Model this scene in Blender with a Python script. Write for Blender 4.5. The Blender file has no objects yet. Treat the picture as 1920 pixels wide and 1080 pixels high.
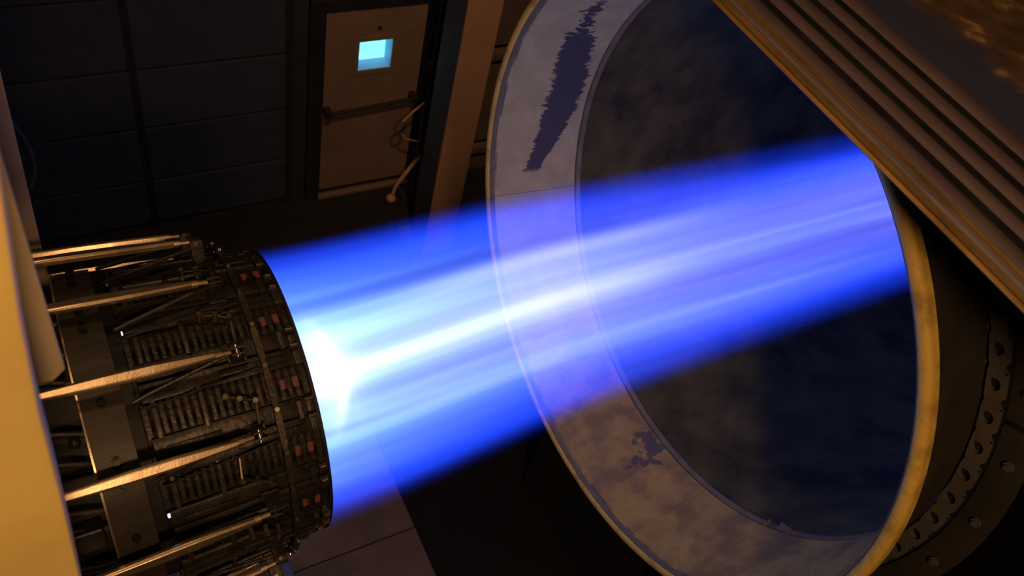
import bpy, math, random
from mathutils import Matrix, Vector
random.seed(7)
sc = bpy.context.scene
COL = sc.collection
H = 3.77                      # height of the engine axis above the floor

# ------------------------------------------------------------------ camera
cd = bpy.data.cameras.new('camera'); cam = bpy.data.objects.new('camera', cd); COL.objects.link(cam)
M = ((0.8739519987, -0.2279314889, 0.4292495082),
     (-0.4435669268, -0.7350452065, 0.5127932583),
     (0.1986360626, -0.6385575782, -0.7434970975))      # columns: image right, image down, forward
R3 = Matrix(((M[0][0], -M[0][1], -M[0][2]), (M[1][0], -M[1][1], -M[1][2]), (M[2][0], -M[2][1], -M[2][2])))
cam.matrix_world = Matrix.Translation((-0.48337, -1.53120, 2.44967 + H)) @ R3.to_4x4()
cd.sensor_width = 36.0; cd.lens = 1620.0 / 1920.0 * 36.0; cd.clip_start = 0.02
cd.dof.use_dof = True; cd.dof.focus_distance = 3.0; cd.dof.aperture_fstop = 4.5
sc.camera = cam

# ------------------------------------------------------------------ world, exposure, lamps
w = bpy.data.worlds.new('world'); sc.world = w; w.use_nodes = True
w.node_tree.nodes['Background'].inputs[0].default_value = (0.9, 0.75, 0.6, 1)
w.node_tree.nodes['Background'].inputs[1].default_value = 0.0
sc.view_settings.view_transform = 'Standard'; sc.view_settings.look = 'None'
sc.view_settings.exposure = 0.0; sc.view_settings.gamma = 1.0; sc.view_settings.use_curve_mapping = False
sc.cycles.volume_step_rate = 0.14
sc.cycles.volume_max_steps = 512

def lamp(name, loc, target, energy, color, size, spread=170):
    l = bpy.data.lights.new(name, 'AREA'); l.shape = 'DISK'; l.size = size; l.energy = energy; l.color = color
    l.spread = math.radians(spread)
    o = bpy.data.objects.new(name, l); COL.objects.link(o)
    o.location = (loc[0], loc[1], loc[2] + H)
    d = Vector(target) - Vector(loc); o.rotation_euler = d.to_track_quat('-Z', 'Y').to_euler()
    return o
lamp('sodium_lamp', (-0.52, -3.0, 2.74), (0.9, 0.6, -0.2), 42.0, (1.0, 0.57, 0.25), 0.30)
lamp('overhead_lamp', (-0.45, 0.0, 4.15), (0.1, 0.0, 0.0), 9.0, (1.0, 0.58, 0.26), 0.30, 120)
lamp('wall_spot', (1.3, 0.3, 4.1), (2.5, 3.7, -1.8), 12.0, (1.0, 0.60, 0.30), 0.25, 65)

# ------------------------------------------------------------------ materials
def nodes(name):
    m = bpy.data.materials.new(name); m.use_nodes = True
    nt = m.node_tree; return m, nt, nt.nodes, nt.links
def metal(name, c1, c2, scale=8.0, rough=0.5, metallic=0.0, bump=0.15, stretch=(1, 1, 1), detail=5.0, lo=0.35, hi=0.65, spec=0.4):
    m, nt, N, L = nodes(name); b = N['Principled BSDF']
    tc = N.new('ShaderNodeTexCoord'); mp = N.new('ShaderNodeMapping'); mp.inputs['Scale'].default_value = stretch
    L.new(tc.outputs['Object'], mp.inputs[0])
    n = N.new('ShaderNodeTexNoise'); n.inputs['Scale'].default_value = scale; n.inputs['Detail'].default_value = detail; n.inputs['Roughness'].default_value = 0.62
    L.new(mp.outputs[0], n.inputs['Vector'])
    r = N.new('ShaderNodeValToRGB'); r.color_ramp.elements[0].position = lo; r.color_ramp.elements[1].position = hi
    r.color_ramp.elements[0].color = (*c1, 1); r.color_ramp.elements[1].color = (*c2, 1)
    L.new(n.outputs['Fac'], r.inputs[0]); L.new(r.outputs[0], b.inputs['Base Color'])
    b.inputs['Metallic'].default_value = metallic; b.inputs['Roughness'].default_value = rough
    b.inputs['Specular IOR Level'].default_value = spec
    if bump:
        n2 = N.new('ShaderNodeTexNoise'); n2.inputs['Scale'].default_value = scale * 6; n2.inputs['Detail'].default_value = 4
        L.new(mp.outputs[0], n2.inputs['Vector'])
        bp = N.new('ShaderNodeBump'); bp.inputs['Strength'].default_value = bump; bp.inputs['Distance'].default_value = 0.01
        L.new(n2.outputs['Fac'], bp.inputs['Height']); L.new(bp.outputs[0], b.inputs['Normal'])
    return m
def emit(name, c, s):
    m, nt, N, L = nodes(name); b = N['Principled BSDF']
    b.inputs['Base Color'].default_value = (*c, 1); b.inputs['Emission Color'].default_value = (*c, 1); b.inputs['Emission Strength'].default_value = s
    return m

MT = {}
MT['panel'] = metal('dark acoustic panel', (0.026, 0.034, 0.052), (0.038, 0.048, 0.072), 5, 0.8, bump=0.1)
MT['wall'] = metal('black wall', (0.02, 0.02, 0.022), (0.03, 0.03, 0.032), 4, 0.9)
MT['wallbrown'] = metal('brown painted wall', (0.16, 0.11, 0.085), (0.20, 0.14, 0.11), 3, 0.8)
MT['floor'] = metal('near-black floor', (0.012, 0.011, 0.011), (0.02, 0.018, 0.017), 2, 0.85)
MT['pad'] = metal('brown floor plate', (0.20, 0.155, 0.135), (0.30, 0.23, 0.20), 3.5, 0.8, bump=0.1)
MT['door'] = metal('tan door paint', (0.19, 0.125, 0.08), (0.235, 0.157, 0.103), 2.5, 0.6, bump=0.03)
MT['black'] = metal('plain black', (0.01, 0.01, 0.01), (0.02, 0.02, 0.02), 9, 0.6)  # also fills the deck grooves in place of their shade
MT['column'] = metal('tan column tone', (0.42, 0.23, 0.12), (0.52, 0.30, 0.16), 2.5, 0.65, bump=0.03)
MT['navy'] = metal('dark blue-grey tone', (0.05, 0.055, 0.08), (0.07, 0.075, 0.10), 4, 0.7)
MT['yellow'] = metal('ochre paint', (0.66, 0.49, 0.16), (0.78, 0.58, 0.19), 3, 0.6, bump=0.04)
MT['plate'] = metal('purple-brown primer', (0.36, 0.28, 0.20), (0.42, 0.33, 0.24), 5, 0.65, bump=0.03)
MT['nozzle'] = metal('heat-stained nozzle metal', (0.018, 0.017, 0.017), (0.050, 0.044, 0.040), 14, 0.42, 0.5, 0.25)
MT['nozzle2'] = metal('heat-stained flap metal', (0.022, 0.020, 0.020), (0.072, 0.058, 0.050), 11, 0.42, 0.5, 0.2)
MT['dark'] = metal('sooty dark metal', (0.010, 0.009, 0.009), (0.022, 0.02, 0.018), 10, 0.6, 0.3)
MT['band'] = metal('brown band metal', (0.030, 0.026, 0.024), (0.050, 0.041, 0.035), 9, 0.5, 0.3, 0.08, (1, 4, 4))
MT['strut'] = metal('brushed tan metal', (0.40, 0.30, 0.20), (0.50, 0.38, 0.25), 30, 0.33, 0.85, 0.04)
MT['ribmetal'] = metal('worn rib metal', (0.035, 0.032, 0.030), (0.20, 0.155, 0.115), 34, 0.33, 0.8, 0.1, lo=.42, hi=.66)
MT['gold'] = metal('bright fitting metal', (0.45, 0.34, 0.20), (0.6, 0.46, 0.27), 20, 0.25, 0.95, 0.0)
MT['rim'] = metal('chipped ochre rim paint', (0.42, 0.26, 0.06), (0.78, 0.52, 0.11), 10, 0.6, bump=0.1, lo=0.30, hi=0.5)
MT['grey'] = metal('bare grey metal', (0.18, 0.155, 0.075), (0.26, 0.22, 0.10), 12, 0.55, 0.2)
MT['shell'] = metal('dull brown shell', (0.030, 0.025, 0.022), (0.048, 0.038, 0.033), 5, 0.75)
MT['flange'] = metal('grey-brown flange', (0.085, 0.073, 0.065), (0.12, 0.10, 0.088), 8, 0.7)
MT['liner'] = metal('sooty tube liner', (0.045, 0.037, 0.010), (0.145, 0.122, 0.026), 3.2, 0.9, bump=0.1)
MT['rib'] = metal('rusty brown rib', (0.10, 0.072, 0.092), (0.15, 0.108, 0.13), 7, 0.6, bump=0.08, stretch=(1, .3, 1))
MT['lamplit_edge'] = metal('worn lamplit edge', (0.17, 0.10, 0.035), (0.40, 0.235, 0.08), 16, 0.5, 0.3, 0.15, (1, .25, 1))  # golden light of the lamp put into the edge colour
MT['greystrip'] = metal('worn grey strip', (0.20, 0.155, 0.17), (0.30, 0.24, 0.26), 20, 0.5, 0.2, 0.1, (1, .2, 1))
MT['cart'] = metal('grey-green cart steel', (0.05, 0.052, 0.048), (0.075, 0.075, 0.068), 4, 0.7)
MT['hot'] = emit('dull red hot metal', (0.55, 0.07, 0.03), 0.11)
MT['hot'].node_tree.nodes['Principled BSDF'].inputs['Base Color'].default_value = (.02, .015, .012, 1)
MT['leak'] = emit('flame glimpsed through gap', (0.35, 0.5, 1.0), 3.0)
MT['pane'] = emit('lit cyan pane', (0.27, 1.0, 1.0), 1.15)
MT['reveal'] = metal('reveal with pane glow', (0.25, 0.45, 0.75), (0.3, 0.5, 0.8), 4, 0.5, bump=0)  # blue glow of the pane put into the reveal colour

def cone_material():
    m, nt, N, L = nodes('bellmouth lining with worn paint'); b = N['Principled BSDF']
    def math_(op, a, bb=None, c=None, clamp=False):
        n = N.new('ShaderNodeMath'); n.operation = op; n.use_clamp = clamp
        for i, v in enumerate((a, bb, c)):
            if v is None: continue
            if isinstance(v, (int, float)): n.inputs[i].default_value = v
            else: L.new(v, n.inputs[i])
        return n.outputs[0]
    def rng(v, a, bb, c=0.0, d=1.0):
        n = N.new('ShaderNodeMapRange'); n.interpolation_type = 'SMOOTHSTEP'
        L.new(v, n.inputs[0]); n.inputs[1].default_value = a; n.inputs[2].default_value = bb; n.inputs[3].default_value = c; n.inputs[4].default_value = d
        return n.outputs[0]
    tc = N.new('ShaderNodeTexCoord'); sp = N.new('ShaderNodeSeparateXYZ'); L.new(tc.outputs['Object'], sp.inputs[0])
    x, y, z = sp.outputs
    # angle measured from the far side (+Y), positive towards the floor
    ang = math_('MULTIPLY', math_('ARCTAN2', math_('MULTIPLY', z, -1.0), y), 57.2958)
    def noise(scale, sx, sy, det=4.0, rough=.6):
        mp = N.new('ShaderNodeMapping'); mp.inputs['Scale'].default_value = (sx, sy, sy); L.new(tc.outputs['Object'], mp.inputs[0])
        n = N.new('ShaderNodeTexNoise'); n.inputs['Scale'].default_value = scale; n.inputs['Detail'].default_value = det; n.inputs['Roughness'].default_value = rough
        L.new(mp.outputs[0], n.inputs['Vector']); return n.outputs['Fac']
    nl = noise(5, 1, 1, 5); nf = noise(26, .45, 2.2, 3, .7); nsw = noise(13, 1, 1, 2, .5); nsp = noise(38, .6, 1.5, 2, .5); nb = noise(9, 1, 1, 6, .65)
    # base paint: pale violet-grey on the far side, browner and mottled low down
    low = rng(ang, 30, 62)
    mixc = N.new('ShaderNodeMix'); mixc.data_type = 'RGBA'; L.new(low, mixc.inputs[0])
    mixc.inputs[6].default_value = (0.52, 0.45, 0.18, 1); mixc.inputs[7].default_value = (0.50, 0.335, 0.065, 1)
    blot = math_('MULTIPLY', rng(math_('ADD', math_('MULTIPLY', nl, .75), math_('MULTIPLY', nb, .25)), 0.44, 0.60), low)
    mix2 = N.new('ShaderNodeMix'); mix2.data_type = 'RGBA'; L.new(math_('MULTIPLY', blot, .75), mix2.inputs[0]); L.new(mixc.outputs[2], mix2.inputs[6]); mix2.inputs[7].default_value = (0.20, 0.14, 0.045, 1)
    fine = N.new('ShaderNodeMix'); fine.data_type = 'RGBA'; fine.blend_type = 'MULTIPLY'; fine.inputs[0].default_value = 1.0
    L.new(mix2.outputs[2], fine.inputs[6])
    g = rng(nb, .25, .75, .82, 1.12); cc = N.new('ShaderNodeCombineColor'); [L.new(g, cc.inputs[i]) for i in range(3)]; L.new(cc.outputs[0], fine.inputs[7])
    # worn-through dark patch on the far side, a ragged band from the throat edge up
    # centre line drifts from x=1.64 (ang 20) to 1.80 (ang 0) and back to 1.70 (ang -25)
    t = math_('DIVIDE', ang, 20.0)
    xc = math_('SUBTRACT', 1.762, math_('MULTIPLY', math_('MULTIPLY', math_('MAXIMUM', t, -0.35), math_('MAXIMUM', t, -0.35)), 0.105))
    up = rng(ang, -2, -26, 0.0, .05)
    xc = math_('SUBTRACT', xc, up)
    hw = math_('MULTIPLY', rng(ang, 23, 4, 0.042, 0.086), rng(ang, -6, -28, 1.0, 0.70))
    dx = math_('DIVIDE', math_('ABSOLUTE', math_('SUBTRACT', x, xc)), hw)
    rag = math_('ADD', math_('MULTIPLY', math_('SUBTRACT', nf, .5), 2.6), math_('MULTIPLY', math_('SUBTRACT', nsp, .5), rng(ang, -15, -17.5, .6, 5.5)))
    hole = rng(ang, -15.5, -17.5, 0, .55)
    pv = math_('SUBTRACT', math_('SUBTRACT', 1.0, dx), math_('ADD', math_('MULTIPLY', rag, .55), hole))
    patch = math_('MULTIPLY', rng(pv, -0.02, 0.10), math_('MULTIPLY', rng(ang, 22, 20.5), rng(ang, -31, -27)))
    # smaller scorched blotch low down
    bx = math_('DIVIDE', math_('SUBTRACT', x, 1.785), .10); ba = math_('DIVIDE', math_('SUBTRACT', ang, 99.5), 3.4)
    bd = math_('ADD', math_('MULTIPLY', bx, bx), math_('MULTIPLY', ba, ba))
    blob = rng(math_('SUBTRACT', math_('SUBTRACT', 1.0, bd), math_('MULTIPLY', math_('SUBTRACT', nsw, .5), 9.0)), -.1, .5)
    # dark scuffed line just inside the rim
    rimline = math_('MULTIPLY', rng(x, 1.466, 1.456), rng(nl, .42, .6))
    dark = math_('MAXIMUM', math_('MAXIMUM', patch, math_('MULTIPLY', blob, .8)), math_('MULTIPLY', rimline, .8))
    mix3 = N.new('ShaderNodeMix'); mix3.data_type = 'RGBA'; L.new(dark, mix3.inputs[0]); L.new(fine.outputs[2], mix3.inputs[6]); mix3.inputs[7].default_value = (0.075, 0.070, 0.055, 1)
    L.new(mix3.outputs[2], b.inputs['Base Color']); b.inputs['Roughness'].default_value = .6
    bp = N.new('ShaderNodeBump'); bp.inputs['Strength'].default_value = .12; bp.inputs['Distance'].default_value = .01; L.new(nb, bp.inputs['Height']); L.new(bp.outputs[0], b.inputs['Normal'])
    return m
MT['cone'] = cone_material()

def rust_plate_material():
    m, nt, N, L = nodes('blue-grey plate with rust'); b = N['Principled BSDF']
    tc = N.new('ShaderNodeTexCoord'); sp = N.new('ShaderNodeSeparateXYZ'); L.new(tc.outputs['Object'], sp.inputs[0])
    n = N.new('ShaderNodeTexNoise'); n.inputs['Scale'].default_value = 5.5; n.inputs['Detail'].default_value = 6; L.new(tc.outputs['Object'], n.inputs['Vector'])
    n2 = N.new('ShaderNodeTexNoise'); n2.inputs['Scale'].default_value = 11; n2.inputs['Detail'].default_value = 6; L.new(tc.outputs['Object'], n2.inputs['Vector'])
    a = N.new('ShaderNodeMath'); a.operation = 'MULTIPLY_ADD'; L.new(n.outputs['Fac'], a.inputs[0]); a.inputs[1].default_value = .22; L.new(sp.outputs[0], a.inputs[2])
    r = N.new('ShaderNodeMapRange'); r.interpolation_type = 'SMOOTHSTEP'; L.new(a.outputs[0], r.inputs[0]); r.inputs[1].default_value = 1.66; r.inputs[2].default_value = 1.80
    mx = N.new('ShaderNodeMix'); mx.data_type = 'RGBA'; L.new(r.outputs[0], mx.inputs[0]); mx.inputs[6].default_value = (0.055, 0.066, 0.15, 1)
    rp = N.new('ShaderNodeValToRGB'); e = rp.color_ramp.elements; e[0].position = .40; e[0].color = (0.11, 0.065, 0.045, 1); e[1].position = .70; e[1].color = (0.60, 0.38, 0.17, 1)
    k = e.new(.57); k.color = (0.19, 0.11, 0.065, 1)
    L.new(n2.outputs['Fac'], rp.inputs[0]); L.new(rp.outputs[0], mx.inputs[7]); L.new(mx.outputs[2], b.inputs['Base Color'])
    b.inputs['Roughness'].default_value = .65
    return m
MT['rustplate'] = rust_plate_material()

def flame_material():
    m, nt, N, L = nodes('afterburner flame'); N.remove(N['Principled BSDF']); out = N['Material Output']
    def mt(op, a, b=None, c=None, clamp=False):
        n = N.new('ShaderNodeMath'); n.operation = op; n.use_clamp = clamp
        for i, v in enumerate((a, b, c)):
            if v is None: continue
            if isinstance(v, (int, float)): n.inputs[i].default_value = v
            else: L.new(v, n.inputs[i])
        return n.outputs[0]
    def rng(v, a, b, c=0.0, d=1.0):
        n = N.new('ShaderNodeMapRange'); n.interpolation_type = 'SMOOTHSTEP'; L.new(v, n.inputs[0])
        for i, q in enumerate((a, b, c, d)):
            if isinstance(q, (int, float)): n.inputs[i + 1].default_value = q
            else: L.new(q, n.inputs[i + 1])
        return n.outputs[0]
    mul = lambda *a: a[0] if len(a) == 1 else mt('MULTIPLY', a[0], mul(*a[1:]))
    add = lambda *a: a[0] if len(a) == 1 else mt('ADD', a[0], add(*a[1:]))
    sq = lambda a: mt('MULTIPLY', a, a)
    gauss = lambda a: mt('EXPONENT', mt('MULTIPLY', a, -1.0))
    tc = N.new('ShaderNodeTexCoord'); sp = N.new('ShaderNodeSeparateXYZ'); L.new(tc.outputs['Object'], sp.inputs[0]); x, y, z = sp.outputs
    dr = rng(x, 0.0, 1.2)                                   # the jet drifts a little off the engine axis
    y = mt('SUBTRACT', y, mul(dr, 0.037)); z = mt('SUBTRACT', z, mul(dr, 0.024))
    r = mt('SQRT', add(sq(y), sq(z)))
    R = mt('MAXIMUM', mt('SUBTRACT', 0.468, mul(x, 0.018)), .3)
    q = mt('DIVIDE', r, R)
    def noise(sx, syz, off, det=2.0):
        cb = N.new('ShaderNodeCombineXYZ'); L.new(mt('MULTIPLY_ADD', x, sx, off), cb.inputs[0]); L.new(mt('MULTIPLY_ADD', y, syz, off), cb.inputs[1]); L.new(mul(z, syz), cb.inputs[2])
        n = N.new('ShaderNodeTexNoise'); n.inputs['Scale'].default_value = 1.0; n.inputs['Detail'].default_value = det; L.new(cb.outputs[0], n.inputs['Vector']); return n.outputs['Fac']
    s1 = rng(noise(.26, 8.0, 3.1), .43, .60)
    s2 = rng(noise(.20, 4.6, 11.7), .43, .60)
    s3 = rng(noise(.30, 19.0, 7.3, 1.0), .38, .62, .55, 1.45)
    near = gauss(mt('DIVIDE', x, .48))
    add_edge = rng(x, 0.0, 2.2, .90, .66)
    env = mul(rng(mt('ADD', q, mul(mt('SUBTRACT', s1, .5), .05)), 1.0, add_edge))
    env2 = rng(q, .84, .15); env3 = rng(q, .95, .48)
    shell = rng(q, .25, .80, .30, 1.0)
    blue = mul(env, shell, add(.30, mul(s1, 1.1)), FL['blue'])
    white = mul(env2, s3, add(.04, mul(s2, s1, 2.2)), add(.18, mul(gauss(mt('DIVIDE', x, 1.2)), 1.25)), FL['white'])
    lav = mul(env2, s3, rng(s2, .75, .1), rng(x, .1, 1.2, .3, 1.0), FL['lav'])
    cyan = mul(env3, near, s3, add(.4, s1), FL['cyan'])
    # bright filament along the axis, a second one above it
    r2 = add(sq(y), sq(z))
    core = mul(add(mul(gauss(mul(r2, 1 / .085 ** 2)), .34), gauss(mul(r2, 1 / .022 ** 2))), rng(x, .10, .3), rng(x, 1.9, .9), FL['core'])
    fy, fz = .175 * .848, .175 * .53
    fil = mul(gauss(mul(add(sq(mt('SUBTRACT', y, fy)), sq(mt('SUBTRACT', z, fz))), 1 / .027 ** 2)), rng(x, .25, .8), rng(x, 2.2, 1.1), FL['fil'])
    fy2, fz2 = -.09 * .848, -.09 * .53
    # mach disk: hot heart and the bright shock sheet in front of it
    hot = mul(gauss(add(sq(mt('DIVIDE', mt('SUBTRACT', x, .14), .095)), mul(sq(r), 1 / .10 ** 2))), FL['hot'])
    sh = mt('SUBTRACT', x, mt('SUBTRACT', .225, mul(r, .50)))
    sheet = mul(gauss(sq(mt('DIVIDE', sh, .018))), rng(r, .25, .08), FL['sheet'])
    comb = []
    for col, v in (((.008, .050, 1.0), blue), ((.72, .80, .80), white), ((.55, .42, .75), lav), ((.30, .72, .9), cyan), ((.95, .93, .85), add(core, fil, hot, sheet))):
        vm = N.new('ShaderNodeVectorMath'); vm.operation = 'SCALE'; vm.inputs[0].default_value = col; L.new(v, vm.inputs['Scale']); comb.append(vm.outputs[0])
    tot = comb[0]
    for c in comb[1:]:
        vm = N.new('ShaderNodeVectorMath'); vm.operation = 'ADD'; L.new(tot, vm.inputs[0]); L.new(c, vm.inputs[1]); tot = vm.outputs[0]
    e = N.new('ShaderNodeEmission'); L.new(tot, e.inputs[0]); e.inputs[1].default_value = 1.0
    L.new(e.outputs[0], out.inputs['Volume'])
    return m
FL = dict(blue=2.3, white=1.0, lav=.46, cyan=1.6, core=4.2, fil=4.2, hot=4.4, sheet=2.8)
MT['flame'] = flame_material()

# ------------------------------------------------------------------ mesh building
def P(x, r, deg):
    a = math.radians(deg); return (x, -r * math.cos(a), r * math.sin(a))
class MB:
    def __init__(s): s.v = []; s.f = []
    def add(s, vs, fs):
        k = len(s.v); s.v += [tuple(v) for v in vs]; s.f += [tuple(i + k for i in f) for f in fs]; return s
    def box(s, x0, x1, y0, y1, z0, z1, mat=None):
        vs = [Vector((x, y, z)) for x in (x0, x1) for y in (y0, y1) for z in (z0, z1)]
        if mat: vs = [mat @ v for v in vs]
        return s.add(vs, [(0, 1, 3, 2), (4, 6, 7, 5), (0, 4, 5, 1), (2, 3, 7, 6), (0, 2, 6, 4), (1, 5, 7, 3)])
    def rev(s, prof, a0=0.0, a1=360.0, n=96, closed=True):
        """revolve a profile [(x, r)] about the X axis; a closed profile gives a solid"""
        full = abs(a1 - a0 - 360) < 1e-6; m = len(prof); k = n if full else n + 1
        vs = [P(x, r, a0 + (a1 - a0) * i / n) for i in range(k) for x, r in prof]; fs = []
        for i in range(n):
            j = (i + 1) % k
            for a in range(m if closed else m - 1):
                b = (a + 1) % m; fs.append((i * m + a, i * m + b, j * m + b, j * m + a))
        if not full and closed:
            fs.append(tuple(range(m - 1, -1, -1))); fs.append(tuple((k - 1) * m + a for a in range(m)))
        return s.add(vs, fs)
    def tube(s, pts, rad, n=8, cap=True):
        pts = [Vector(p) for p in pts]; rr = rad if isinstance(rad, (list, tuple)) else [rad] * len(pts); rings = []
        up = None
        for i, p in enumerate(pts):
            d = (pts[min(i + 1, len(pts) - 1)] - pts[max(i - 1, 0)]).normalized()
            if up is None: up = d.orthogonal().normalized()
            up = (up - d * up.dot(d)).normalized(); v = d.cross(up)
            rings.append([p + (up * math.cos(2 * math.pi * k / n) + v * math.sin(2 * math.pi * k / n)) * rr[i] for k in range(n)])
        vs = [v for r in rings for v in r]; fs = []
        for i in range(len(pts) - 1):
            for k in range(n): fs.append((i * n + k, i * n + (k + 1) % n, (i + 1) * n + (k + 1) % n, (i + 1) * n + k))
        if cap: fs += [tuple(range(n - 1, -1, -1)), tuple((len(pts) - 1) * n + k for k in range(n))]
        return s.add(vs, fs)
    def loft(s, secs):
        """closed sections (equal length lists) -> capped solid"""
        n = len(secs[0]); vs = [v for q in secs for v in q]; fs = []
        for i in range(len(secs) - 1):
            for k in range(n): fs.append((i * n + k, i * n + (k + 1) % n, (i + 1) * n + (k + 1) % n, (i + 1) * n + k))
        fs += [tuple(range(n - 1, -1, -1)), tuple((len(secs) - 1) * n + k for k in range(n))]
        return s.add(vs, fs)
    def prism(s, poly, axis, a, b):
        """2-D polygon extruded along axis 0/1/2 from a to b"""
        def mk(p, q): l = list(p); l.insert(axis, q); return l
        n = len(poly); vs = [mk(p, a) for p in poly] + [mk(p, b) for p in poly]
        fs = [tuple(range(n - 1, -1, -1)), tuple(range(n, 2 * n))] + [(k, (k + 1) % n, n + (k + 1) % n, n + k) for k in range(n)]
        return s.add(vs, fs)
    def mesh(s, name, mat, smooth=True, bevel=None):
        me = bpy.data.meshes.new(name); me.from_pydata(s.v, [], s.f); me.materials.append(mat)
        import bmesh
        bm = bmesh.new(); bm.from_mesh(me); bmesh.ops.recalc_face_normals(bm, faces=bm.faces)
        if bevel:
            ed = [e for e in bm.edges if len(e.link_faces) == 2 and e.calc_face_angle() > math.radians(35)]
            bmesh.ops.bevel(bm, geom=ed, offset=bevel, segments=2, profile=.5, affect='EDGES', clamp_overlap=True)
        bm.to_mesh(me); bm.free()
        if smooth:
            me.polygons.foreach_set('use_smooth', [True] * len(me.polygons)); me.set_sharp_from_angle(angle=math.radians(38))
        return me
def put(name, me, parent=None, loc=(0, 0, 0), rotx=0.0, kind=None, label=None):
    o = bpy.data.objects.new(name, me); COL.objects.link(o)
    if parent is not None:
        o.parent = parent
        b = Vector(parent.get('origin', (0, 0, 0))) if parent.type == 'EMPTY' else Vector((0, 0, 0))
        o.location = Vector(loc) - b
    else: o.location = (loc[0], loc[1], loc[2] + H)
    o.rotation_euler[0] = rotx
    if kind: o['kind'] = kind
    if label: o['label'] = label
    return o
def thing(name, label, cat, base=(0, 0, 0), group=None):
    o = bpy.data.objects.new(name, None); COL.objects.link(o); o.empty_display_size = .1
    o.location = (base[0], base[1], base[2] + H); o['origin'] = tuple(base); o['label'] = label; o['category'] = cat
    if group: o['group'] = group
    return o
def structure(name, me, loc=(0, 0, 0)):
    return put(name, me, None, loc, kind='structure')
RX = lambda deg: -math.radians(deg)           # turn a part modelled at 0 degrees to a place round the axis

# ------------------------------------------------------------------ the test cell
ZF = -H; YW = 4.43
structure('floor', MB().box(-4.5, 8.2, -5, YW + .3, ZF - .2, ZF).mesh('floor', MT['floor'], False))
structure('ceiling', MB().box(-4.5, 8.2, -5, YW + .3, 4.3, 4.5).mesh('ceiling', MT['wall'], False))
structure('wall_left', MB().box(-4.7, -4.5, -5, YW + .3, ZF, 4.5).mesh('wall_left', MT['wall'], False))
structure('wall_right', MB().box(8.0, 8.2, -5, YW + .3, ZF, 4.5).mesh('wall_right', MT['wall'], False))
structure('wall_near', MB().box(-4.5, 8.0, -5.2, -5, ZF, 4.5).mesh('wall_near', MT['wall'], False))
# far wall with the door opening
DX0, DX1, DZ0, DZ1 = 1.74, 2.65, -3.71, -1.67
mw = MB().box(-4.5, DX0 - .02, YW + .03, YW + .3, ZF, 4.3).box(DX1 + .02, 8.0, YW + .03, YW + .3, ZF, 4.3).box(DX0 - .02, DX1 + .02, YW + .03, YW + .3, DZ1 + .02, 4.3).box(DX0 - .02, DX1 + .02, YW + .03, YW + .3, ZF, DZ0 - .01)
far = structure('wall_far', mw.mesh('wall_far', MT['wall'], False))
zr = [ZF + .06, -3.20, -2.61, -2.03, -1.40, -.78, -.16]
xr = [-2.26, -1.03, .20, 1.43]
for i in range(len(xr) - 1):
    for j in range(len(zr) - 1):
        me = MB().box(xr[i] + .012, xr[i + 1] - .012, YW - .0 + random.uniform(-.004, .004), YW + .034, zr[j] + .012, zr[j + 1] - .012).mesh('wall_panel', MT['panel'], False, .006)
        put('wall_panel', me, far)
for x in xr:
    put('seam_strip', MB().box(x - .03, x + .03, YW - .012, YW + .03, ZF, .5).mesh('seam_strip', MT['black'], False), far)
# brown cladding and rails right of the column
for z0, z1 in ((ZF, -3.43), (-3.37, -2.25), (-2.19, -1.0), (-.94, .4)):
    put('cladding_panel', MB().box(2.86, 7.9, YW - .02, YW + .03, z0, z1 - .07).mesh('cladding_panel', MT['wallbrown'], False, .004), far)
for z in (-3.46, -2.28, -1.03):
    put('rail', MB().box(2.86, 7.9, YW - .07, YW + .03, z - .05, z + .03).mesh('rail', MT['wallbrown'], False, .006), far)

# door
door = structure('door_1', MB().mesh('door', MT['door'], False))
bpy.data.objects.remove(door)
wx0, wx1, wz0, wz1 = 2.045, 2.355, -2.285, -1.985
dy0, dy1 = YW - .015, YW + .045
md = MB().box(DX0, wx0, dy0, dy1, DZ0, DZ1).box(wx1, DX1, dy0, dy1, DZ0, DZ1).box(wx0, wx1, dy0, dy1, wz1, DZ1).box(wx0, wx1, dy0, dy1, DZ0, wz0)
door = structure('door_1', md.mesh('door_leaf', MT['door'], False))
fr = MB()
for a in ((wx0 - .05, wx1 + .05, wz1, wz1 + .05), (wx0 - .05, wx1 + .05, wz0 - .05, wz0), (wx0 - .05, wx0, wz0, wz1), (wx1, wx1 + .05, wz0, wz1)):
    fr.box(a[0], a[1], dy0 - .008, dy0 + .002, a[2], a[3])
put('window_frame', fr.mesh('window_frame', MT['door'], False, .003), door)
rv = MB()
for a in ((wx0 - .01, wx1 + .01, wz1 - .002, wz1 + .01), (wx0 - .01, wx1 + .01, wz0 - .01, wz0 + .004), (wx0 - .01, wx0 + .002, wz0, wz1), (wx1 - .004, wx1 + .01, wz0, wz1)):
    rv.box(a[0], a[1], dy0, YW + .16, a[2], a[3])
put('window_reveal', rv.mesh('window_reveal', MT['reveal'], False), door, label='blue inner sides of the window opening')
put('window_pane', MB().box(wx0, wx1, YW + .13, YW + .14, wz0, wz1).mesh('window_pane', MT['pane'], False), door, label='glowing cyan pane')
bar = MB().tube([(1.80, dy0 - .075, -2.67), (2.57, dy0 - .075, -2.63)], .017, 10)
pb = put('push_bar', bar.mesh('push_bar', MT['black']), door)
for x, z in ((1.77, -2.665), (2.60, -2.625)):
    put('push_bar_bracket', MB().box(x - .03, x + .03, dy0 - .10, dy0, z - .035, z + .035).mesh('push_bar_bracket', MT['black'], False, .006), pb)
put('kick_strip', MB().box(DX0, DX1, dy0 - .012, dy0, DZ0 + .025, DZ0 + .05).mesh('kick_strip', MT['black'], False), door)
put('threshold', MB().box(DX0 - .02, DX1 + .02, dy0 - .05, dy0 + .03, DZ0 - .05, DZ0 - .01).mesh('threshold', MT['door'], False, .004), door)
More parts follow.
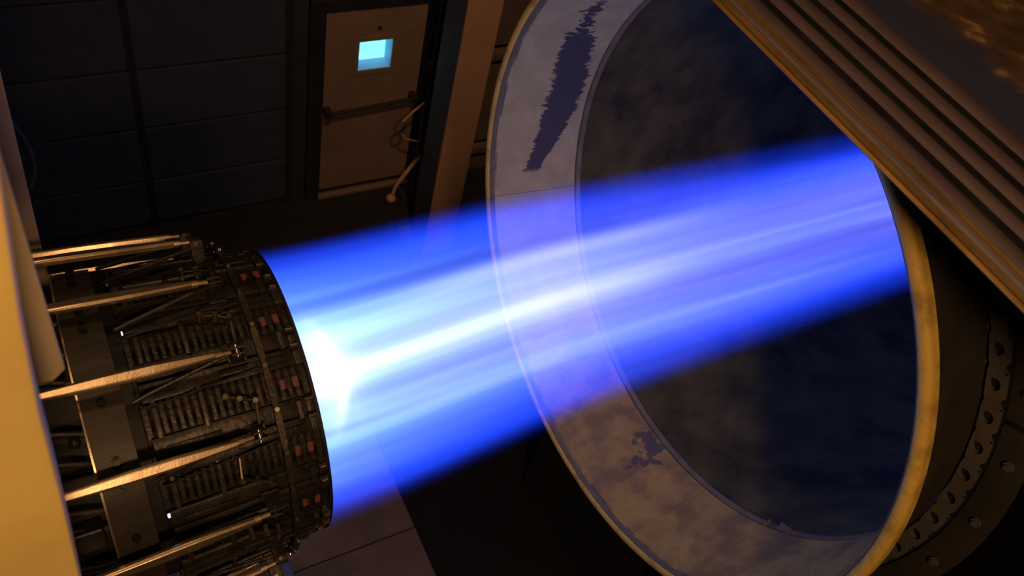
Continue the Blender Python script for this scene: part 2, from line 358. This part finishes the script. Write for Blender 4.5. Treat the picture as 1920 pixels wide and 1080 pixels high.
put('peephole', MB().tube([(2.215, dy0 - .012, -1.86), (2.215, dy0, -1.86)], .016, 12).mesh('peephole', MT['black']), door)
fm = MB().box(DX0 - .14, DX0 - .01, YW - .03, YW + .05, ZF, DZ1 + .13).box(DX1 + .01, DX1 + .12, YW - .03, YW + .05, ZF, DZ1 + .13).box(DX0 - .01, DX1 + .01, YW - .03, YW + .05, DZ1 + .01, DZ1 + .13)
structure('trim_1', fm.mesh('door_frame', MT['black'], False, .006))

# column by the door: tan box column with a dark blue side
cb = (2.58, 3.55, ZF)
colu = thing('support_column', 'tan steel support column standing between the door and the big round intake', 'column', cb)
put('shaft', MB().box(2.425, 2.735, 3.40, 3.70, ZF, 4.3).mesh('shaft', MT['navy'], False, .008), colu)
put('face_plate', MB().box(2.43, 2.73, 3.385, 3.40, ZF + .02, 4.29).mesh('face_plate', MT['column'], False, .004), colu, label='tan face of the column')
put('base_plate', MB().box(2.33, 2.83, 3.30, 3.80, ZF, ZF + .02).mesh('base_plate', MT['navy'], False), colu)
# conduits on the wall behind the column
for x, rad_, lab in ((2.77, .020, 'thin dark conduit rising on the wall just left of the tan column, nearest the column'), (2.70, .014, 'thinnest dark conduit by the door edge, left of the other conduit')):
    y = 4.27
    c = thing('conduit', lab, 'pipe', (x, y, ZF), 'conduits beside the tan column')
    put('pipe', MB().tube([(x, y, ZF), (x, y, 4.3)], rad_, 10).mesh('pipe', MT['navy']), c)
    for z in (-3.2, -2.2, -1.2, 0): put('clip', MB().box(x - .03, x + .03, y - rad_ - .004, y + rad_ + .01, z - .015, z + .015).mesh('clip', MT['navy'], False), c)
hp = thing('valve_pipe', 'bent pipe with a round ball end beside the foot of the door', 'pipe', (2.42, 4.15, ZF))
put('pipe_arm', MB().tube([(2.66, 4.15, -3.20), (2.60, 4.15, -3.26), (2.46, 4.15, -3.49), (2.43, 4.15, -3.56), (2.41, 4.15, -3.66)], .020, 10).mesh('pipe_arm', MT['column']), hp)
bm_ = MB().rev([(-.05 * math.cos(math.pi * i / 10), .05 * math.sin(math.pi * i / 10)) for i in range(11)], n=18, closed=False)
put('ball_end', bm_.mesh('ball_end', MT['column']), hp, (2.40, 4.15, -3.70))
put('leg', MB().tube([(2.45, 4.15, -3.52), (2.56, 4.15, ZF)], .012, 8).mesh('leg', MT['navy']), hp)
put('riser', MB().tube([(2.68, 4.12, ZF), (2.66, 4.15, -3.20)], .016, 8).mesh('riser', MT['navy']), hp)
lv = thing('lever_stand', 'thin lever with a small ring end hanging at the door edge', 'handle', (2.5, 4.24, -2.9))
put('standard', MB().tube([(2.66, 4.24, ZF), (2.66, 4.24, -3.08)], .012, 8).mesh('standard', MT['navy']), lv)
put('lever_arm', MB().tube([(2.66, 4.24, -2.60), (2.55, 4.24, -2.70), (2.46, 4.24, -2.80)], .011, 8).mesh('lever_arm', MT['column']), lv)
put('ring', MB().tube([(2.45 + .055 * math.cos(t * math.pi / 8), 4.24, -2.87 + .075 * math.sin(t * math.pi / 8)) for t in range(17)], .010, 8).mesh('ring', MT['navy']), lv)
put('hook', MB().tube([(2.47, 4.24, -2.95), (2.52, 4.24, -3.02), (2.66, 4.24, -3.08)], .009, 8).mesh('hook', MT['column']), lv)
put('back_stay', MB().tube([(2.66, 4.24, -2.60), (2.66, 4.24, -3.08)], .012, 8).mesh('back_stay', MT['navy']), lv)

# thin plate, paler than the floor, below the engine
fp = thing('floor_plate', 'thin brown plate, lighter than the dark floor, below the nozzle', 'plate', (.2, .6, ZF))
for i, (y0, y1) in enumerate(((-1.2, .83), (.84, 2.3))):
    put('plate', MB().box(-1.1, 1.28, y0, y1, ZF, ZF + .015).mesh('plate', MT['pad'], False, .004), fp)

# ------------------------------------------------------------------ the engine nozzle
eng = thing('jet_engine_nozzle', 'dark heat-stained jet engine nozzle with tan struts, firing the blue flame', 'engine', (0, 0, 0))
put('casing', MB().rev([(-2.6, .40), (-.44, .44), (-.43, .43), (-.43, .40), (-2.6, .36)], n=72).mesh('casing', MT['dark']), eng)
put('inner_liner', MB().rev([(-.5, .425), (-.004, .445), (-.004, .452), (-.5, .435)], n=72).mesh('inner_liner', MT['dark']), eng)
put('exit_ring', MB().rev([(-.008, .450), (-.006, .4635), (.003, .4645), (.004, .450)], n=160).mesh('exit_ring', MT['dark']), eng)
flx = [-.43, -.30, -.16, -.035]; rr = lambda x: .478 - .020 * (x + .43) / .43
def flap_mesh(a0, a1):
    up = [(x, rr(x) + .006) for x in flx]; dn = [(x, rr(x) - .008) for x in reversed(flx)]
    return MB().rev(up + dn, a0, a1, 3)
tipm = [(-.028, rr(-.03) + .005), (-.002, rr(0) + .004), (-.002, rr(0) - .008), (-.028, rr(-.03) - .008)]
fa = flap_mesh(-6.4, -.45).mesh('flap', MT['nozzle2'], True, .003); fb = flap_mesh(.45, 6.4).mesh('flap', MT['nozzle2'], True, .003)
ta = MB().rev(tipm, -6.4, -.45, 3).mesh('flap_tip', MT['nozzle2'], True, .002); tb = MB().rev(tipm, .45, 6.4, 3).mesh('flap_tip', MT['nozzle2'], True, .002)
st1 = MB().rev([(-.40, .489), (-.26, .486), (-.26, .478), (-.40, .480)], 1.6, 3.4, 2).mesh('stiffener', MT['nozzle'], True, .002)
st2 = MB().rev([(-.23, .487), (-.05, .476), (-.05, .468), (-.23, .478)], -4.6, -2.6, 2).mesh('stiffener', MT['nozzle'], True, .002)
seal = MB().rev([(-.435, .464), (-.002, .452), (-.002, .446), (-.435, .456)], -5.7, 5.7, 5).mesh('seal_strip', MT['nozzle'])
rib = MB().rev([(-.006, .0), (-.004, .009), (0, .011), (.004, .009), (.006, .0)], -5.4, 5.4, 3)
rib.v = [(v[0], v[1] * 1.0, v[2]) for v in rib.v]
def rib_mesh():
    return MB().rev([(-.0065, .455), (-.0045, .467), (0, .470), (.0045, .467), (.0065, .455)], -5.3, 5.3, 3).mesh('rib', MT['ribmetal'])
ribm = rib_mesh()
clampm = MB().rev([(-.007, .462), (-.007, .482), (.007, .482), (.007, .462)], -6.6, 6.6, 4).mesh('clamp_bar', MT['nozzle2'], True, .002)
hotm = MB().rev([(-.009, .455), (-.008, .4635), (.008, .4635), (.009, .455)], -1.7, 1.7, 3).mesh('hot_slot', MT['hot'])
# strut: flat bar, widest in the middle
def strut_mesh():
    ks = [(-.80, .585, .009), (-.66, .5805, .012), (-.50, .574, .0172), (-.385, .5665, .0172), (-.26, .557, .010), (-.235, .555, .0085)]
    secs = []
    for x, r, hw in ks:
        t = .010; y = -r
        secs.append([(x, y - t, -hw * .62), (x, y - t, hw * .62), (x, y - t * .35, hw), (x, y + t, hw * .8), (x, y + t, -hw * .8), (x, y - t * .35, -hw)])
    return MB().loft(secs).mesh('strut', MT['strut'], False, .0016)
strm = strut_mesh()
tipb = MB().tube([(-.238, -.555, 0), (-.222, -.5535, 0)], .011, 12).tube([(-.222, -.5535, 0), (-.196, -.551, 0)], .0075, 12).mesh('rod_end', MT['strut'])
clevis = MB().box(-.196, -.160, -.556, -.474, -.012, -.006).box(-.196, -.160, -.556, -.474, .006, .012).box(-.20, -.15, -.484, -.474, -.018, .018).mesh('clevis', MT['nozzle2'], False, .002)
pinm = MB().tube([(-.180, -.549, -.017), (-.180, -.549, .017)], .006, 10).mesh('pin', MT['gold'])
secm = MB().tube([P(-.185, .53, .5), P(-.24, .525, -.5), P(-.40, .505, -4.0), P(-.45, .50, -5.5)], [.005, .0065, .0065, .005], 8).mesh('side_rod', MT['nozzle'])
boltm = MB().tube([(0, -.505, 0), (0, -.516, 0)], .012, 6).tube([(0, -.514, 0), (0, -.524, 0)], .0075, 8).mesh('bolt', MT['nozzle'])
for k in range(15):
    ph = 23.5 + 24 * k; c = ph + 12.0
    rx, cx_ = RX(ph), RX(c)
    for f, t in ((fa, ta), (fb, tb)):
        o = put('flap', f, eng, rotx=rx); put('flap_tip', t, o)
        put('stiffener', st1 if f is fb else st2, o)
    s = put('seal_strip', seal, eng, rotx=cx_)
    vis = -40 < (c if c < 180 else c - 360) < 150
    if vis:
        for i in range(20):
            x = -.418 + i * .0205
            put('rib', ribm, s, (x, .013 * (x + .43) / .43 - .001, 0))
        for x in (-.405, -.288): put('clamp_bar', clampm, s, (x, 0, 0))
        for x in (-.0765, -.0435): put('hot_slot', hotm, s, (x + .0017, -.0065 + .011 , 0), label='slot glowing dull red')
    st = put('strut', strm, eng, rotx=rx, label='tan metal strut')
    put('rod_end', tipb, st); put('clevis', clevis, st); put('pin', pinm, st)
    put('side_rod', secm, eng, rotx=rx)
    for d in (-3.6, 3.6): put('bolt', boltm, eng, (-.519, 0, 0), RX(ph + d))
# hoop of hinged links near the exit
lk = 13.85
lm = MB(); pA, pB = Vector(P(-.115, .499, -lk / 2 + .5)), Vector(P(-.115, .499, lk / 2 - .5))
secs = []
for i in range(5):
    t = i / 4; p = pA.lerp(pB, t); hw = .0075 if i in (0, 4) else .0095
    secs.append([(p.x - hw, p.y - .004, p.z), (p.x + hw, p.y - .004, p.z), (p.x + hw, p.y + .006, p.z), (p.x - hw, p.y + .006, p.z)])
lm = MB().loft(secs).mesh('hinge_link', MT['nozzle2'], False, .0015)
hp_ = MB().tube([P(-.115, .478, lk / 2), P(-.115, .510, lk / 2)], .0065, 10).mesh('hinge_pin', MT['gold'])
for k in range(26):
    o = put('hinge_link', lm, eng, rotx=RX(24.9 + lk / 2 + lk * k)); put('hinge_pin', hp_, o)
# flat support band
put('support_band', MB().rev([(-.567, .482), (-.567, .508), (-.470, .505), (-.470, .498), (-.560, .498), (-.560, .482)], n=120).mesh('support_band', MT['band']), eng)
put('band_edge', MB().rev([(-.5715, .485), (-.5715, .512), (-.567, .512), (-.567, .485)], n=120).mesh('band_edge', MT['strut']), eng)
# hardware left of the band
for x, r_ in ((-.66, .455), (-.74, .46), (-.82, .465)):
    put('hoop', MB().rev([(x - .012, .40), (x - .012, r_), (x + .012, r_), (x + .012, .40)], n=96).mesh('hoop', MT['nozzle']), eng)
for ph in (12, 20, 34, 40, 55, 64, 80, 90, 103):
    put('fuel_line', MB().tube([P(-.95, .475, ph), P(-.72, .478, ph + 1), P(-.62, .485, ph - 1.5), P(-.575, .478, ph - 3)], .009, 8).mesh('fuel_line', MT['nozzle2']), eng)
put('knob', MB().tube([P(-.598, .47, 59.2), P(-.598, .507, 59.2), P(-.598, .515, 59.2), P(-.598, .519, 59.2)], [.014, .014, .010, .003], 14).mesh('knob', MT['nozzle']), eng)
for ph in (30, 86):
    put('fitting', MB().box(-.66, -.585, -.505, -.45, -.03, .03).mesh('fitting', MT['nozzle2'], False, .006), eng, rotx=RX(ph))
# crank links over the ribs: end fittings joined by a bar, a drop rod from the last
def crank(pts, rods, r=.492):
    o = put('crank_link', MB().tube([P(x, r, a) for x, a in pts], .004, 8).mesh('crank_link', MT['nozzle2']), eng)
    for x, a in pts: put('crank_pin', MB().tube([P(x, .470, a), P(x, r + .012, a)], .0075, 10).mesh('crank_pin', MT['gold']), o)
    for a, b in rods: put('drop_rod', MB().tube([P(a[0], r, a[1]), P(b[0], r - .008, b[1])], .0042, 8).mesh('drop_rod', MT['strut']), o)
crank([(-.237, 88.7), (-.198, 87.5), (-.165, 85.4)], [((-.163, 84.1), (-.168, 76.3))])
crank([(-.233, 60.5), (-.2, 58.8), (-.162, 57.1)], [((-.161, 56.2), (-.166, 48.1))])
crank([(-.24, 33.5), (-.2, 31.5), (-.166, 29.4)], [((-.24, 33.5), (-.234, 40.6))])
crank([(-.24, 112), (-.2, 111), (-.165, 109)], [((-.163, 108), (-.168, 100))])
crank([(-.24, 10.0), (-.2, 9), (-.165, 7)], [((-.163, 6), (-.168, -2))])
# small clips near the flap tips
for ph in (97.5, 74, 50, 26, 2):
    o = put('tip_bracket', MB().box(-.034, -.012, -.484, -.462, -.030, -.018).box(-.034, -.012, -.484, -.462, .018, .030).box(-.058, -.044, -.482, -.464, -.026, .026).mesh('tip_bracket', MT['nozzle2'], False, .002), eng, rotx=RX(ph))
    for z in (-.024, .024): put('clip_pin', MB().tube([(-.030, -.486, z), (-.014, -.486, z)], .004, 8).mesh('clip_pin', MT['gold']), o)
for x, ph in ((-.429, 91.4), (-.432, 27.4)):
    put('gap_glow', MB().box(x - .0045, x + .0045, -.4715, -.462, -.0045, .0045).mesh('gap_glow', MT['leak'], False, .002), eng, rotx=RX(ph), label='tiny blue-white glint of flame seen through a gap')
# wiring wandering over the flaps
for k in range(6):
    a = 15.5 + k * 24; pts = [P(-.43 + .05 * i, .489 + random.uniform(-.001, .003), a + .5 * i + random.uniform(-.4, .4)) for i in range(7)]
    put('sensor_wire', MB().tube(pts, .0032, 6).mesh('sensor_wire', MT['dark']), eng)
put('mount_arm', MB().box(-1.5, -1.25, -.12, .12, -.855, -.36).mesh('mount_arm', MT['cart'], False, .01), eng)

# trolley under the engine
ct = thing('engine_trolley', 'dark grey-green steel trolley under the engine nozzle', 'trolley', (-.9, 0, ZF))
put('bed', MB().box(-2.4, -.045, -.62, .62, -.93, -.86).mesh('bed', MT['cart'], False, .008), ct)
put('side_rail', MB().box(-2.4, -.06, -.66, -.62, -.98, -.84).mesh('side_rail', MT['cart'], False, .006), ct)
put('side_rail', MB().box(-2.4, -.06, .62, .66, -.98, -.84).mesh('side_rail', MT['cart'], False, .006), ct)
for x in (-2.2, -.9):
    for y in (-.5, .5): put('leg', MB().box(x - .05, x + .05, y - .05, y + .05, ZF, -.93).mesh('leg', MT['cart'], False, .006), ct)

# ------------------------------------------------------------------ the exhaust intake (bellmouth and tube)
aug = thing('exhaust_intake', 'huge round exhaust intake with a pale worn lining and ochre rim around the flame', 'intake', (1.4, 0, 0))
put('rim', MB().rev([(1.432 - .021 * math.cos(t * math.pi / 7), 1.2835 + .0225 * math.sin(t * math.pi / 7)) for t in range(14)], n=160).mesh('rim', MT['rim']), aug, label='ochre rolled rim with chipped paint')
put('collar', MB().rev([(1.435, 1.29), (1.435, 1.3055), (1.458, 1.3045), (1.458, 1.29)], n=160).mesh('collar', MT['rim']), aug, label='ochre collar behind the rim')
put('rim_strip', MB().rev([(1.424, 1.2585), (1.422, 1.262), (1.445, 1.266), (1.449, 1.2585)], n=160).mesh('rim_strip', MT['grey']), aug)
for k in range(4):
    a0 = 26.6 + 90 * k
    prof = [(1.45, 1.262), (1.55, 1.243), (1.70, 1.214), (1.885, 1.185), (1.885, 1.190), (1.70, 1.219), (1.55, 1.248), (1.45, 1.267)]
    put('bellmouth_panel', MB().rev(prof, a0 + .05, a0 + 89.95, 44).mesh('bellmouth_panel', MT['cone']), aug)
put('throat_ring', MB().rev([(1.893, 1.198), (1.896, 1.186), (1.918, 1.178), (1.922, 1.181), (1.922, 1.205), (1.893, 1.205)], n=176).mesh('throat_ring', MT['grey']), aug)
put('outer_shell', MB().rev([(1.46, 1.278), (1.46, 1.295), (1.60, 1.255), (1.74, 1.222), (1.79, 1.215), (1.79, 1.205), (1.60, 1.243)], n=120).mesh('outer_shell', MT['shell']), aug)
put('liner', MB().rev([(1.93, 1.205), (7.95, 1.205), (7.95, 1.225), (1.93, 1.225)], n=120).mesh('liner', MT['liner']), aug, label='soot-black inside of the tube')
put('tube_shell', MB().rev([(1.83, 1.24), (7.98, 1.24), (7.98, 1.255), (1.83, 1.255)], n=96).mesh('tube_shell', MT['shell']), aug)
for a, x, t in ((315.5, 1.893, .5), (319.5, 1.905, -.4), (322.0, 1.885, .2)):
    p0, p1, p2 = P(x - .02, 1.186, a - .5), P(x + .02, 1.184, a + .9), P(x + .005, 1.150, a + .5 + t)
    q = [Vector(v) + Vector((.003, 0, .003)) for v in (p0, p1, p2)]
    put('torn_flake', MB().loft([[p0, p1, p2], q]).mesh('torn_flake', MT['plate'], False), aug, label='small bright torn flake of lining at the throat')
# flange with real bolt holes
nh = 68; st_ = 360 / nh; fl = MB(); rc = 1.231; hr = .021; rc = 1.235
fm_ = MB()
def sector(a):
    nseg = 16; outer = []; inner = []
    hw = math.radians(st_ / 2)
    for i in range(nseg):
        t = 2 * math.pi * (i + .5) / nseg; dxr, dyr = math.cos(t), math.sin(t); s_ = 1 / max(abs(dxr), abs(dyr))
        outer.append((rc + (.044 if dxr > 0 else .016) * dxr * s_, a + math.degrees(dyr * s_ * hw)))
        inner.append((rc + .010 + dxr * hr, a + math.degrees(dyr * hr / rc)))
    vs = [P(1.795, r, d) for r, d in outer] + [P(1.795, r, d) for r, d in inner] + [P(1.812, r, d) for r, d in inner] + [P(1.812, r, d) for r, d in outer]
    fs = []
    for i in range(nseg):
        j = (i + 1) % nseg
        fs += [(i, j, nseg + j, nseg + i), (nseg + i, nseg + j, 2 * nseg + j, 2 * nseg + i), (2 * nseg + i, 2 * nseg + j, 3 * nseg + j, 3 * nseg + i)]
        if outer[i][0] > rc + .043 and outer[j][0] > rc + .043 or outer[i][0] < rc - .0155 and outer[j][0] < rc - .0155: fs.append((i, 3 * nseg + i, 3 * nseg + j, j))
    fl.add(vs, fs)
for k in range(nh): sector(-.3 + st_ * k)
put('bolt_flange', fl.mesh('bolt_flange', MT['flange'], False), aug)
put('gasket', MB().rev([(1.813, 1.222), (1.813, 1.285), (1.825, 1.285), (1.825, 1.222)], n=120).mesh('gasket', MT['black']), aug)
for k in range(8):
    a0 = 26.5 + 45 * k
    put('face_plate', MB().rev([(1.812, 1.288), (1.812, 1.392), (1.83, 1.392), (1.83, 1.288)], a0 + .5, a0 + 44.5, 20).mesh('face_plate', MT['shell'], True, .003), aug)
bl = MB().tube([(1.812, 0, 0), (1.800, 0, 0)], .017, 6).tube([(1.80, 0, 0), (1.793, 0, 0)], .010, 8).mesh('bolt', MT['flange'])
for k in range(33):
    a = 9.9 + 10.9 * k
    put('bolt', bl, aug, (0, *P(0, 1.345, a)[1:]))
put('back_ring', MB().rev([(1.84, 1.26), (1.84, 1.375), (1.86, 1.375), (1.86, 1.26)], n=96).mesh('back_ring', MT['black']), aug)
sd = MB().box(2.2, 2.5, -.9, -.6, ZF, -.95).box(2.2, 2.5, .6, .9, ZF, -.95).box(5.2, 5.5, -.9, -.6, ZF, -.95).box(5.2, 5.5, .6, .9, ZF, -.95)
for x in (2.35, 5.35):
    for y in (-.75, .75): put('saddle_leg', MB().box(x - .12, x + .12, y - .12, y + .12, ZF, -1.02).mesh('saddle_leg', MT['shell'], False, .01), aug)

# ------------------------------------------------------------------ the ribbed steel deck over the intake
dk = thing('ribbed_deck', 'ribbed rusty steel deck with golden front edge crossing over the round intake', 'deck', (2.0, -.4, 1.4))
Y0, Y1 = -2.1, 1.45; ZT = 1.45
put('base_sheet', MB().box(1.06, 1.46, Y0, Y1, ZT - .045, ZT - .030).mesh('base_sheet', MT['dark'], False), dk)
put('front_edge', MB().prism([(.974, ZT), (.981, ZT + .007), (.995, ZT + .002), (1.010, ZT + .004), (1.016, ZT + .001), (1.016, ZT - .025), (1.006, ZT - .022)], 1, Y0, Y1).mesh('front_edge', MT['lamplit_edge'], False, .0015), dk, label='worn front edge coloured with golden lamplight')
put('groove_shade', MB().box(1.0165, 1.0235, Y0, Y1, ZT - .03, ZT - .005).mesh('groove_shade', MT['black'], False), dk, label='plain black strip painting the shade between ribs')  # black bar standing for the shade in the gap
put('edge_strip', MB().box(1.024, 1.047, Y0, Y1, ZT - .033, ZT + .003).mesh('edge_strip', MT['greystrip'], False, .004), dk, label='grey worn strip behind the front edge')
put('edge_wire', MB().box(1.053, 1.058, Y0, Y1, ZT - .03, ZT + .004).mesh('edge_wire', MT['lamplit_edge'], False, .002), dk)
ribx = ((1.070, 1.120), (1.151, 1.193), (1.222, 1.268), (1.298, 1.344), (1.374, 1.432))
for k, (a, b) in enumerate(ribx):
    n = 7; cx, hw = (a + b) / 2, (b - a) / 2
    prof = [(cx - hw, ZT - .028), (cx - hw, ZT - .010)] + [(cx - hw * math.cos(math.pi * i / n), ZT - .010 + .012 * math.sin(math.pi * i / n)) for i in range(1, n)] + [(cx + hw, ZT - .010), (cx + hw, ZT - .028)]
    put('rib', MB().prism(prof, 1, Y0, Y1).mesh('rib', MT['rib']), dk)
    if k < 4: put('groove_shade', MB().box(b + .001, ribx[k + 1][0] - .001, Y0, Y1, ZT - .040, ZT - .006).mesh('groove_shade', MT['black'], False, .003), dk, label='plain black strip painting the shade between ribs')  # groove shade put in as black strips between the ribs
put('groove_shade', MB().box(1.0585, 1.0695, Y0, Y1, ZT - .040, ZT - .004).mesh('groove_shade', MT['black'], False), dk, label='plain black strip painting the shade between ribs')
put('deck_plate', MB().box(1.433, 3.3, Y0, Y1, ZT - .05, ZT - .008).mesh('deck_plate', MT['rustplate'], False, .004), dk, label='blue-grey deck plate rusting brown away from the ribs')
for y in (-1.95, 1.35):
    put('hanger_rod', MB().tube([(3.1, y, ZT - .02), (3.1, y, 4.3)], .03, 10).mesh('hanger_rod', MT['shell']), dk)

# ------------------------------------------------------------------ frame hanging in front of the engine on the left
hf = thing('hanging_frame', 'ochre post and brown plates of the frame beside the engine at the picture edge', 'frame', (-.8, -.2, .5))
edge = [(2.45, -.475), (1.954, -.518), (1.755, -.541), (1.597, -.555), (1.422, -.565), (1.194, -.581), (.9, -.604), (.3, -.66)]
poly = [(x, z) for z, x in edge] + [(-1.0, .3), (-1.0, 2.45)]
put('post', MB().prism(poly, 1, -.95, -.86).mesh('post', MT['yellow'], True, .012), hf, label='ochre painted post')
put('front_plate', MB().prism([(-.53, 4.2), (-.534, 1.75), (-.5405, 1.27), (-.560, 1.248), (-1.0, 1.24), (-1.0, 4.2)], 1, -.655, -.640).mesh('front_plate', MT['plate'], False, .002), hf, label='purple-brown front plate')
put('rear_plate', MB().prism([(-.53, 4.2), (-.549, .972), (-.573, .389), (-.583, .147), (-1.0, .135), (-1.0, 4.2)], 1, .5, .52).mesh('rear_plate', MT['plate'], False, .002), hf, label='purple-brown rear plate')
put('header', MB().box(-1.0, -.72, -.95, .52, 2.35, 2.45).mesh('header', MT['yellow'], False, .01), hf)
put('hanger', MB().box(-.98, -.88, -.95, -.86, 2.45, 4.3).mesh('hanger', MT['yellow'], False, .01), hf)
put('cable_loop', MB().tube([(-.56, .54, .78), (-.545, .55, .72), (-.535, .55, .66), (-.535, .55, .60), (-.55, .55, .55), (-.565, .54, .53)], .006, 8).mesh('cable_loop', MT['black']), hf)

# ------------------------------------------------------------------ the flame
fo = put('afterburner_flame', MB().rev([(.004, .0005), (.004, .48), (.5, .50), (6.6, .50), (6.6, .0005)], n=64, closed=True).mesh('afterburner_flame', MT['flame'], False))
fo['label'] = 'streaked blue and white afterburner flame streaming from the nozzle into the round intake'; fo['category'] = 'flame'
